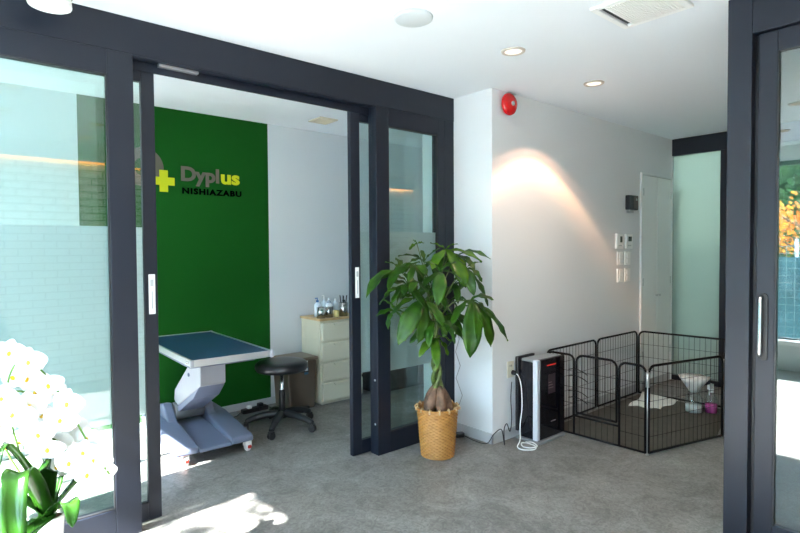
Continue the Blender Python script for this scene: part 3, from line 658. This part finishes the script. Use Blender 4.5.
# coiled lead from the tree corner to the adaptor by the pier
bm = new(); tube(bm, [(2.996, 2.845, .85), (2.99, 2.80, .72), (2.992, 2.84, .62), (2.99, 2.79, .52), (2.992, 2.835, .42), (2.99, 2.77, .30), (2.99, 2.83, .16), (2.975, 2.815, .015)], .0022, 6)
tag(obj('thin_cable', bm, mat('grey_cable', (.25, .22, .2, 1), .5), smooth=False), 'thin zigzag cable hanging down the white pier edge', 'cable')
bm = new(); prism(bm, rrect(.11, .05, .012, 3), 0, .032, 'z'); t = thing('power_adaptor', 'small black power adaptor on the floor at the pier foot', 'adaptor', (2.93, 2.77, 0), -.5)
obj('adaptor_body', bm, M['black'], t, bevel=.005)
bm = new(); tube(bm, smooth_path([(2.965, 2.74, .014), (2.955, 2.62, .006), (2.95, 2.50, .02), (2.955, 2.44, .10), (3.0, 2.41, .13), (3.04, 2.42, .03), (3.06, 2.43, .008), (3.08, 2.45, .10), (3.13, 2.465, .13), (3.18, 2.475, .06), (3.20, 2.475, .15), (3.19, 2.475, .30), (3.205, 2.478, .42)], 8), .0035, 6)
tag(obj('black_cable', bm, M['black'], smooth=True), 'black cable running from the adaptor round the pier corner', 'cable')

# ------------------------------------------------------------------ air purifier
t = thing('air_purifier', 'slim black air purifier with silver front strip standing against the wall', 'air purifier', (3.405, 2.31, 0))
bm = new(); prism(bm, [(-.13, -.0), (.155, -.0), (.155, .09), (-.13, .15), (-.15, .13), (-.15, .02)], .018, .575, 'z'); obj('body', bm, M['gloss'], t, bevel=.008)
bm = new(); prism(bm, [(-.165, -.028), (-.129, -.028), (-.129, .002), (-.165, .012)], .02, .60, 'z'); obj('silver_strip', bm, mat('silver_strip', (.80, .82, .88, 1), .35, .3), t, bevel=.006)
fp = bobj('front_panel', [(-.128, .180, -.030, .0, .02, .598)], M['gloss'], t, bevel=.006)
bobj('display', [(-.035, .055, -.0312, -.030, .34, .48)], mat('display', (.03, .015, .02, 1), .3), fp)
bobj('indicator', [(-.03, .02, -.0322, -.0312, .40, .405), (-.03, .01, -.0322, -.0312, .42, .424), (-.03, .03, -.0322, -.0312, .38, .384), (.0, .06, -.0322, -.030, .13, .136)], mat('display_text', (.30, .22, .22, 1), .4), fp)
bobj('red_lamp', [(-.05, .06, -.0318, -.030, .545, .552)], emis('red_lamp', (1, .06, .05, 1), .35), fp)
bobj('top_grille', [(-.15, .158, -.02, .12, .576, .596)], mat('silver_top', (.45, .46, .48, 1), .3, .7), t, bevel=.006)
bobj('foot', [(-.17, .16, -.055, .16, 0, .018)], mat('grey_foot', (.22, .23, .24, 1), .35), t, bevel=.006)
bobj('rear_filter_cover', [(-.15, .06, .152, .175, .05, .60)], M['black'], t, bevel=.004)
bm = new(); tube(bm, smooth_path([(3.225, 2.475, .480), (3.235, 2.445, .468), (3.225, 2.41, .40), (3.222, 2.40, .25), (3.20, 2.40, .12), (3.16, 2.37, .03), (3.09, 2.34, .006), (3.07, 2.28, .006), (3.13, 2.23, .006), (3.19, 2.26, .006), (3.20, 2.33, .006), (3.15, 2.35, .015), (3.10, 2.30, .015), (3.12, 2.25, .015), (3.18, 2.24, .015), (3.225, 2.31, .012), (3.175, 2.33, .02), (3.205, 2.345, .012)], 8), .0040, 8)
tag(obj('white_power_cable', bm, M['white'], smooth=True), 'white power cable hanging from the wall socket and coiled on the floor', 'cable')
bm = new(); lathe(bm, [(.012, 0), (.018, -.006), (.016, -.03), (.006, -.036)], (0, 0, 0), 14, 'y'); o = obj('plug', bm, M['black']); o.location = (3.225, YB-.009, .485); tag(o, 'black plug pushed into the cream wall socket', 'plug')

# ------------------------------------------------------------------ pet pen
pen = thing('pet_pen', 'black metal wire pet pen of six panels with a gate, standing on the floor', 'pet pen', (4.35, 2.0, 0))
PO = Vector((-4.35, -2.0, 0))
blk = mat('pen_metal', (.004, .004, .005, 1), .55, spec=.2)
P0, P1, P2, P5, P4, PM = [Vector(p+(0,)) for p in ((3.64, 2.455), (3.625, 1.675), (4.39, 1.47), (5.17, 1.64), (5.10, 2.455), (4.365, 2.462))]
P0 = Vector((3.60, 2.455, 0))
def arch(a, b, z0, z1, r=.05, n=5):
    d = (b-a); L = d.length; d = d/L; pts = [a+Vector((0, 0, z0))]
    for k in range(n+1):
        q = PI/2*k/n; pts.append(a+d*(r-r*math.cos(q))+Vector((0, 0, z1-r+r*math.sin(q))))
    for k in range(n+1):
        q = PI/2*k/n; pts.append(b-d*(r-r*math.sin(q))+Vector((0, 0, z1-r+r*math.cos(q))))
    pts.append(b+Vector((0, 0, z0))); return [p+PO for p in pts]
def grid(bm, a, b, z0, z1, step, zs, inset=0):
    d = b-a; L = d.length; d = d/L; n = max(1, round(L/step))
    for k in range(1, n): tube(bm, [a+d*(L*k/n)+PO+Vector((0, 0, z0)), a+d*(L*k/n)+PO+Vector((0, 0, z1))], .0016, 5, False)
    for z in zs: tube(bm, [a+PO+Vector((0, 0, z)), b+PO+Vector((0, 0, z))], .0016, 5, False)
def panel(a, b):
    d = (b-a).normalized(); a, b = a+d*.013, b-d*.013
    bm = new(); tube(bm, arch(a, b, .008, .60), .0085, 8); tube(bm, [a+PO+Vector((0, 0, .013)), b+PO+Vector((0, 0, .013))], .0075, 8)
    p = obj('panel', bm, blk, pen); bm = new(); grid(bm, a, b, .013, .595, .045, (.12, .24, .36, .48)); obj('wire_grid', bm, blk, p)
for a, b in ((P1, P2), (P2, P5), (P5, P4), (P4, PM), (PM, P0)): panel(a, b)
# gate panel: two narrow arched sides, raised gate between them
d = (P1-P0).normalized(); a, b = P0+d*.013, P1-d*.013; L = (b-a).length; g0, g1 = a+d*(L*.30), b-d*(L*.24)
bm = new(); Z = lambda v: Vector((0, 0, v))
tube(bm, arch(a, g0, .008, .60, .045), .0085, 8); tube(bm, arch(g1, b, .008, .60, .045), .0085, 8)
tube(bm, [a+PO+Z(.013), b+PO+Z(.013)], .0075, 8); tube(bm, [g0+PO+Z(.15), g1+PO+Z(.15)], .0075, 8)
gp = obj('gate_panel', bm, blk, pen)
bm = new(); grid(bm, a, g0, .013, .59, .045, (.12, .24, .36, .48)); grid(bm, g1, b, .013, .59, .045, (.12, .24, .36, .48)); grid(bm, g0, g1, .013, .15, .045, ()); obj('wire_grid', bm, blk, gp)
h0, h1 = g0+d*.02, g1-d*.02; out_ = Vector((-.006, 0, 0))
bm = new(); tube(bm, arch(h0, h1, .175, .605, .05), .0085, 8); tube(bm, [h0+PO+Z(.175), h1+PO+Z(.175)], .0085, 8); gt = obj('gate', bm, blk, pen)
bm = new(); grid(bm, h0, h1, .175, .60, .045, (.27, .37, .48)); obj('wire_grid', bm, blk, gt)
bm = new()
for z in (.28, .44):
    for dz in (0, .05): tube(bm, smooth_path([h0+PO+Z(z+dz)+Vector((-.012, .06, 0)), h0+PO+Z(z+dz+.015)+Vector((-.02, 0, 0)), h0+PO+Z(z+dz)+Vector((-.015, -.06, 0)), h0+PO+Z(z+dz-.02)+Vector((-.015, -.10, 0))], 4), .003, 6)
obj('latch', bm, blk, gt)
bm = new()
for P in (P0, P1, P2, P5, P4, PM): tube(bm, [P+PO+Z(.0), P+PO+Z(.575)], .004, 6); lathe(bm, [(.0001, .0), (.011, .0), (.011, .01), (.0001, .01)], P+PO, 8)
tube(bm, [P1+PO+Z(.46), P1+PO+Z(.56)], .013, 10)
obj('hinge_rod', bm, M['alu'], pen)
# mat inside, towel, bottles
bm = new(); poly = [(P0.x+.05, P0.y-.03), (P1.x+.04, P1.y+.03), (P2.x, P2.y+.04), (P5.x-.05, P5.y+.03), (P4.x-.03, P4.y-.03)]
prism(bm, poly, 0, .004, 'z'); tag(obj('floor_mat', bm, mat('olive_mat', (.065, .058, .045, 1), .7, noise=(14, .15))), 'dark olive grey floor mat covering the floor inside the pet pen', 'mat')
def towel():
    bm = new(); A, B, C_, D_ = Vector((4.62, 2.30, 0)), Vector((5.07, 2.38, 0)), Vector((5.10, 2.07, 0)), Vector((4.72, 2.07, 0)); n = 22; V = []
    for i in range(n+1):
        row = []
        for j in range(n+1):
            u, v = i/n, j/n; p = A.lerp(B, u).lerp(D_.lerp(C_, u), v)
            z = .006+.010*abs(math.sin(u*7+v*3))*(math.sin(v*5+u*2)**2)+(.02*max(0, u-.75)*4*(1-v))
            row.append(bm.verts.new((p.x+.012*math.sin(v*9), p.y+.012*math.sin(u*8), z)))
        V.append(row)
    for i in range(n):
        for j in range(n): bm.faces.new((V[i][j], V[i+1][j], V[i+1][j+1], V[i][j+1])).smooth = True
    o = obj('pee_pad', bm, mat('white_cloth', (.78, .78, .74, 1), .9, bump=(90, .3))); so = o.modifiers.new('t', 'SOLIDIFY'); so.thickness = .005; so.offset = -.6
    return tag(o, 'crumpled white pad lying flat on the mat inside the pet pen', 'pad')
towel()
clr = glass('clear_plastic', (.90, .95, .96, 1), .07, .8)
t = thing('plastic_jar', 'clear plastic jar with crumpled white paper on top inside the pen', 'jar', (4.87, 1.857, .004))
bm = new(); lathe(bm, [(.0001, .0), (.066, .0), (.070, .01), (.070, .12), (.045, .15), (.040, .19)], seg=28); obj('jar_body', bm, clr, t)
bm = new(); lathe(bm, [(.0001, .004), (.063, .004), (.064, .06), (.0001, .062)], seg=28); obj('jar_content', bm, mat('milky', (.62, .66, .66, 1), .5), t)
random.seed(2); bm = new(); lathe(bm, [(.03, .17), (.045, .20), (.085, .255), (.118, .30), (.07, .275), (.03, .25), (.0001, .26)], seg=26, fn=lambda r, h, k, j: r*(1+.10*math.sin(k*1.7+j)+.08*math.sin(k*4.1))); obj('crumpled_paper', bm, mat('white_paper', (.82, .82, .80, 1), .85, bump=(40, .6)), t)
t = thing('spray_bottle', 'small spray bottle of pink liquid inside the pen beside the jar', 'spray bottle', (4.95, 1.75, .004))
bm = new(); lathe(bm, [(.0001, 0), (.046, 0), (.050, .008), (.050, .10), (.040, .135), (.020, .16), (.016, .18)], seg=24); obj('bottle_body', bm, clr, t)
bm = new(); lathe(bm, [(.0001, .004), (.045, .004), (.045, .075), (.0001, .077)], seg=24); obj('pink_liquid', bm, mat('pink_liquid', (.55, .07, .28, 1), .2), t)
bm = new(); lathe(bm, [(.018, .17), (.020, .20), (.014, .205)], seg=16); box(bm, -.055, .022, -.012, .012, .205, .24); tube(bm, [(-.03, 0, .21), (-.045, 0, .18), (-.04, 0, .155)], .005, 6); obj('trigger_head', bm, M['white'], t)

# ------------------------------------------------------------------ orchid in the left foreground
t0 = Vector((.300, 2.34, 0))
st = thing('plant_stand', 'low dark wooden stand carrying the white orchid pot', 'plant stand', tuple(t0))
dw = mat('dark_wood', (.045, .03, .02, 1), .5, noise=(10, .3))
bm = new(); lathe(bm, [(.12, .275), (.125, .28), (.125, .295), (.12, .30)], seg=32); obj('stand_top', bm, dw, st)
for k in range(3):
    a = 2*PI*k/3; bm = new(); tube(bm, [(.08*math.cos(a), .08*math.sin(a), .278), (.11*math.cos(a), .11*math.sin(a), .0)], .011, 8); obj('leg', bm, dw, st)
t = thing('potted_orchid', 'white moth orchid in a white pot in the sunny left foreground', 'potted plant', (t0.x, t0.y, .30))
OO = Vector((-t0.x, -t0.y, -.30))
bm = new(); lathe(bm, [(.040, 0), (.048, .02), (.057, .12), (.061, .135), (.056, .137), (.050, .118), (.0001, .117)], seg=32); pot = obj('pot', bm, mat('white_ceramic', (.80, .80, .80, 1), .15), t)
bm = new(); lathe(bm, [(.050, .120), (.03, .128), (.0001, .130)], seg=24); obj('bark_mulch', bm, mat('mulch', (.16, .08, .04, 1), .9, bump=(60, 1)), t)
olm = leafmat('orchid_leaf', (.018, .075, .008, 1), (.04, .15, .012, 1), .22, 5)
def strap(bm, pts, w_, n=4):
    P = smooth_path(pts, 6); N_ = len(P); rows = []
    for i, p in enumerate(P):
        tdir = (P[min(i+1, N_-1)]-P[max(i-1, 0)]).normalized(); side = tdir.cross(Vector((0, 0, 1)))
        side = side.normalized() if side.length > .12 else Vector((.76, -.65, 0))
        nr = side.cross(tdir); u = i/(N_-1); ww = w_*(math.sin(PI*min(1, .12+u*.86))**.55)*(1 if u < .999 else .1)
        rows.append([bm.verts.new(p+side*ww*s+nr*ww*.45*abs(s)) for s in (-1, -.5, 0, .5, 1)])
    for i in range(N_-1):
        for k in range(4): bm.faces.new((rows[i][k], rows[i][k+1], rows[i+1][k+1], rows[i+1][k])).smooth = True
cb = (t0.x, t0.y, .425)
for L, w_ in (([cb, (.24, 2.30, .62), (.165, 2.28, .735), (.12, 2.22, .60), (.13, 2.16, .48)], .038), ([cb, (.25, 2.26, .58), (.20, 2.18, .66), (.18, 2.10, .50), (.20, 2.06, .40)], .040),
              ([cb, (.31, 2.33, .60), (.32, 2.33, .68), (.30, 2.32, .73)], .040), ([cb, (.38, 2.32, .52), (.43, 2.30, .57), (.47, 2.27, .54)], .030),
              ([cb, (.27, 2.2, .47), (.20, 2.08, .48), (.15, 1.98, .43)], .038), ([cb, (.36, 2.42, .60), (.40, 2.48, .66), (.42, 2.5, .62)], .036),
              ([cb, (.22, 2.36, .50), (.10, 2.38, .56), (.02, 2.36, .50)], .040), ([cb, (.33, 2.22, .50), (.34, 2.12, .54), (.33, 2.03, .50)], .03)):
    bm = new(); strap(bm, [Vector(p)+OO for p in L], w_); lo = obj('leaf', bm, olm, t, recalc=False); so = lo.modifiers.new('t', 'SOLIDIFY'); so.thickness = .003
stems = [[(.30, 2.34, .43), (.22, 2.33, .70), (.19, 2.31, .92), (.23, 2.30, 1.02), (.30, 2.30, .96), (.37, 2.28, .82), (.43, 2.26, .68), (.49, 2.25, .56)],
         [(.32, 2.33, .43), (.20, 2.36, .66), (.16, 2.38, .82), (.22, 2.36, .90), (.30, 2.36, .84), (.36, 2.36, .72), (.42, 2.36, .60), (.47, 2.36, .52)]]
for s in stems:
    bm = new(); tube(bm, smooth_path([Vector(p)+OO for p in s], 6), .0035, 7); obj('flower_stem', bm, mat('stem_green', (.12, .25, .04, 1), .4), t)
FL = [(0.173, 2.252, 0.907), (0.211, 2.32, 0.963), (0.252, 2.281, 1.016), (0.279, 2.333, 0.896), (0.296, 2.338, 0.808), (0.333, 2.214, 0.811), (0.354, 2.203, 0.866), (0.383, 2.384, 0.688), (0.406, 2.257, 0.664), (0.437, 2.252, 0.632), (0.307, 2.419, 0.651), (0.224, 2.303, 0.827), (0.173, 2.384, 0.783), (0.2, 2.305, 1.051), (0.332, 2.341, 0.704), (0.416, 2.233, 0.587), (0.231, 2.34, 0.727), (0.333, 2.391, 0.872), (0.255, 2.315, 0.854), (0.4, 2.363, 0.739), (0.482, 2.348, 0.549), (0.357, 2.214, 0.652), (0.193, 2.367, 0.711), (0.253, 2.33, 0.948), (.14, 2.30, .86), (.12, 2.33, .95), (.13, 2.28, .76), (.31, 2.30, .92), (.27, 2.26, .76), (.20, 2.24, .85), (.36, 2.33, .77), (.43, 2.30, .70), (.26, 2.38, .98), (.16, 2.35, 1.0), (.34, 2.36, .60), (.30, 2.27, .70), (.46, 2.28, .60)]
pet = mat('orchid_petal', (.93, .92, .92, 1), .5, Subsurface_Weight=.0); yl = mat('orchid_lip', (.80, .50, .02, 1), .4)
random.seed(8)
for p in FL:
    fwd = Vector((-.55+random.uniform(-.3, .3), -.8, random.uniform(-.25, .15))).normalized()
    q = fwd.to_track_quat('Z', 'Y').to_matrix().to_4x4(); q.translation = Vector(p)+OO
    q = q @ Matrix.Rotation(random.uniform(-.3, .3), 4, 'Z')
    bm = new(); sc = random.uniform(1.05, 1.25)
    for ang, ln, wd in ((PI/2, .042, .020), (PI*.04, .050, .030), (PI*.96, .050, .030), (PI*1.32, .042, .019), (PI*1.68, .042, .019)):
        rows = []; c, s = math.cos(ang), math.sin(ang)
        for i in range(7):
            u = i/6; r_ = ln*sc*u; ww = wd*sc*math.sin(PI*(.12+.83*u))**.8
            rows.append([bm.verts.new((c*r_-s*ww*k, s*r_+c*ww*k, .006*math.sin(PI*u)-.006*u*u+.003*k*k)) for k in (-1, 0, 1)])
        for i in range(6):
            for k in range(2): bm.faces.new((rows[i][k], rows[i][k+1], rows[i+1][k+1], rows[i+1][k])).smooth = True
    bm.transform(q); fo = obj('flower', bm, pet, t, recalc=False)
    bm = new(); bmesh.ops.create_icosphere(bm, subdivisions=2, radius=.007, matrix=Matrix.Translation((0, -.004, .008)) @ Matrix.Diagonal((.9, 1.3, 1, 1))); bm.transform(q); obj('lip', bm, yl, fo, smooth=True)

# ------------------------------------------------------------------ outside the street windows
S_('ground', [(-16, XO, -9, 13, -.3, -.1)], mat('pavement', (.30, .30, .29, 1), .8, noise=(3, .2)), 'grey pavement outside the street windows')
S_('ground_rear', [(XF+.1, 8.2, -2, 5, -.3, -.1)], mat('pavement_rear', (.20, .21, .2, 1), .8), 'paved strip behind the frosted glass')
S_('wall_dimming', [(7.6, 7.7, -2, 5, -.1, 3.4)], mat('dimming_wall', (.42, .52, .48, 1), .8), 'pale green wall added behind the frosted glass to dim it')  # unseen wall, added to cut the daylight behind the frosted panes
t = thing('outdoor_unit', 'pale box-shaped outdoor unit blurred behind the frosted glass', 'outdoor unit', (6.35, 2.17, -.1))
bobj('unit_body', [(-.15, .15, -.14, .20, .04, .66)], mat('unit_white', (.75, .78, .74, 1), .5), t, bevel=.02); bobj('unit_foot', [(-.13, .13, -.12, -.07, 0, .04), (-.13, .13, .13, .18, 0, .04)], M['black'], t)
bm = new(); tube(bm, [(6.02, 2.47, -.1), (6.02, 2.47, 1.9), (6.02, 2.44, 2.0), (6.02, 2.40, 1.93)], .022, 10); tag(obj('drain_pipe', bm, mat('yellow_pipe', (.62, .62, .30, 1), .5)), 'yellowish pipe blurred behind the frosted far glass edge', 'pipe')
t = thing('net_fence', 'blue-green site fence with wire net outside the street window', 'fence', (-3.2, 1.6, -.1))
teal = mat('teal_sheet', (.08, .22, .25, 1), .6, noise=(1.5, .5))
bobj('sheet', [(-.02, 0, -6, 7, .05, 1.35)], teal, t)
bm = new()
for k in range(131): y = -6+k*.1; tube(bm, [(.02, y, .05), (.02, y, 1.5)], .004, 4, False)
for k in range(15): tube(bm, [(.02, -6, .1+k*.1), (.02, 7, .1+k*.1)], .004, 4, False)
obj('wire_net', bm, mat('net_wire', (.35, .42, .42, 1), .5), t)
for k in range(5):
    bm = new(); tube(bm, [(-.05, -6+k*3.25, 0), (-.05, -6+k*3.25, 1.6)], .025, 8); obj('post', bm, M['alu'], t)
amber = leafmat('amber_leaf', (.50, .14, .012, 1), (.55, .28, .03, 1), .5, 3); olive = leafmat('hedge_leaf', (.03, .10, .02, 1), (.10, .22, .05, 1), .5, 2)
def tree(x, y, h, label, blobs, m, seed, n, size, name='maple_tree'):
    random.seed(seed); t = thing(name, label, 'tree', (x, y, -.1))
    bm = new(); tube(bm, smooth_path([(0, 0, 0), (.05, .05, h*.4), (-.05, .1, h*.8)], 4), [.10-.01*i for i in range(9)], 8)
    for bx, by, bz, br_ in blobs: tube(bm, [(0, .05, h*.35), (bx*.6, by*.6, bz*.75), (bx, by, bz)], [.04, .025, .01], 6)
    obj('trunk', bm, bark, t); bm = new()
    for bx, by, bz, br_ in blobs:
        for k in range(n):
            v = Vector((random.gauss(0, 1), random.gauss(0, 1), random.gauss(0, .8))).normalized()*br_*random.random()**.4+Vector((bx, by, bz))
            a = Vector((random.gauss(0, 1), random.gauss(0, 1), random.gauss(0, 1))).normalized()*size; b = a.orthogonal().normalized()*size*.6
            bm.faces.new([bm.verts.new(v+q) for q in (a, b, -a*.8, -b)])
    obj('foliage', bm, m, t, recalc=False)
tree(-5.4, 1.3, 4.0, 'orange leaved maple tree behind the fence opposite the window', [(0, -.5, 2.4, .55), (0, .6, 2.9, .5), (.3, 1.3, 1.9, .5), (.2, -1.4, 2.0, .5), (-.3, .2, 1.9, .5), (.2, 2.2, 2.5, .5), (0, 1.7, 1.7, .5), (0, .8, 5.0, .45), (0, .2, 4.9, .35)], amber, 1, 300, .05)  # two highest leaf clumps added to break up the sun patch edge
tree(-5.8, 5.6, 4.0, 'yellow leaved maple tree behind the fence towards the treatment room', [(0, -.6, 2.2, .5), (0, .6, 2.7, .5), (.3, 1.4, 2.0, .5)], amber, 4, 260, .05)
tree(-8.5, 2.8, 4.5, 'dark green tree far behind the fence', [(0, -1.4, 2.2, 1.1), (0, .8, 2.9, 1.2), (.3, 2.6, 2.2, 1.1), (0, 0, 1.2, 1.0)], olive, 2, 1500, .13, 'evergreen_tree')
tree(-9.5, -3.8, 4.5, 'dark green tree far off opposite the brick wall side', [(0, -1.4, 2.2, 1.1), (0, .8, 2.9, 1.2), (.3, 1.8, 1.5, 1.1), (0, 0, 1.2, 1.0)], olive, 3, 1200, .12, 'evergreen_tree')

# ------------------------------------------------------------------ groups of look-alikes
for names, g in ((('downlight',), 'round recessed ceiling lights'), (('light_switch',), 'white switch plates beside the closet door'), (('wall_thermostat',), 'white wall controls beside the closet door'),
                 (('metal_cup',), 'steel cups on the cabinet top'), (('bottle',), 'bottles on the cabinet top'), (('maple_tree',), 'amber maples outside the street windows'), (('evergreen_tree',), 'dark green trees outside the street windows')):
    for o in S.objects:
        if o.parent is None and o.name.split('.')[0] in names: o['group'] = g
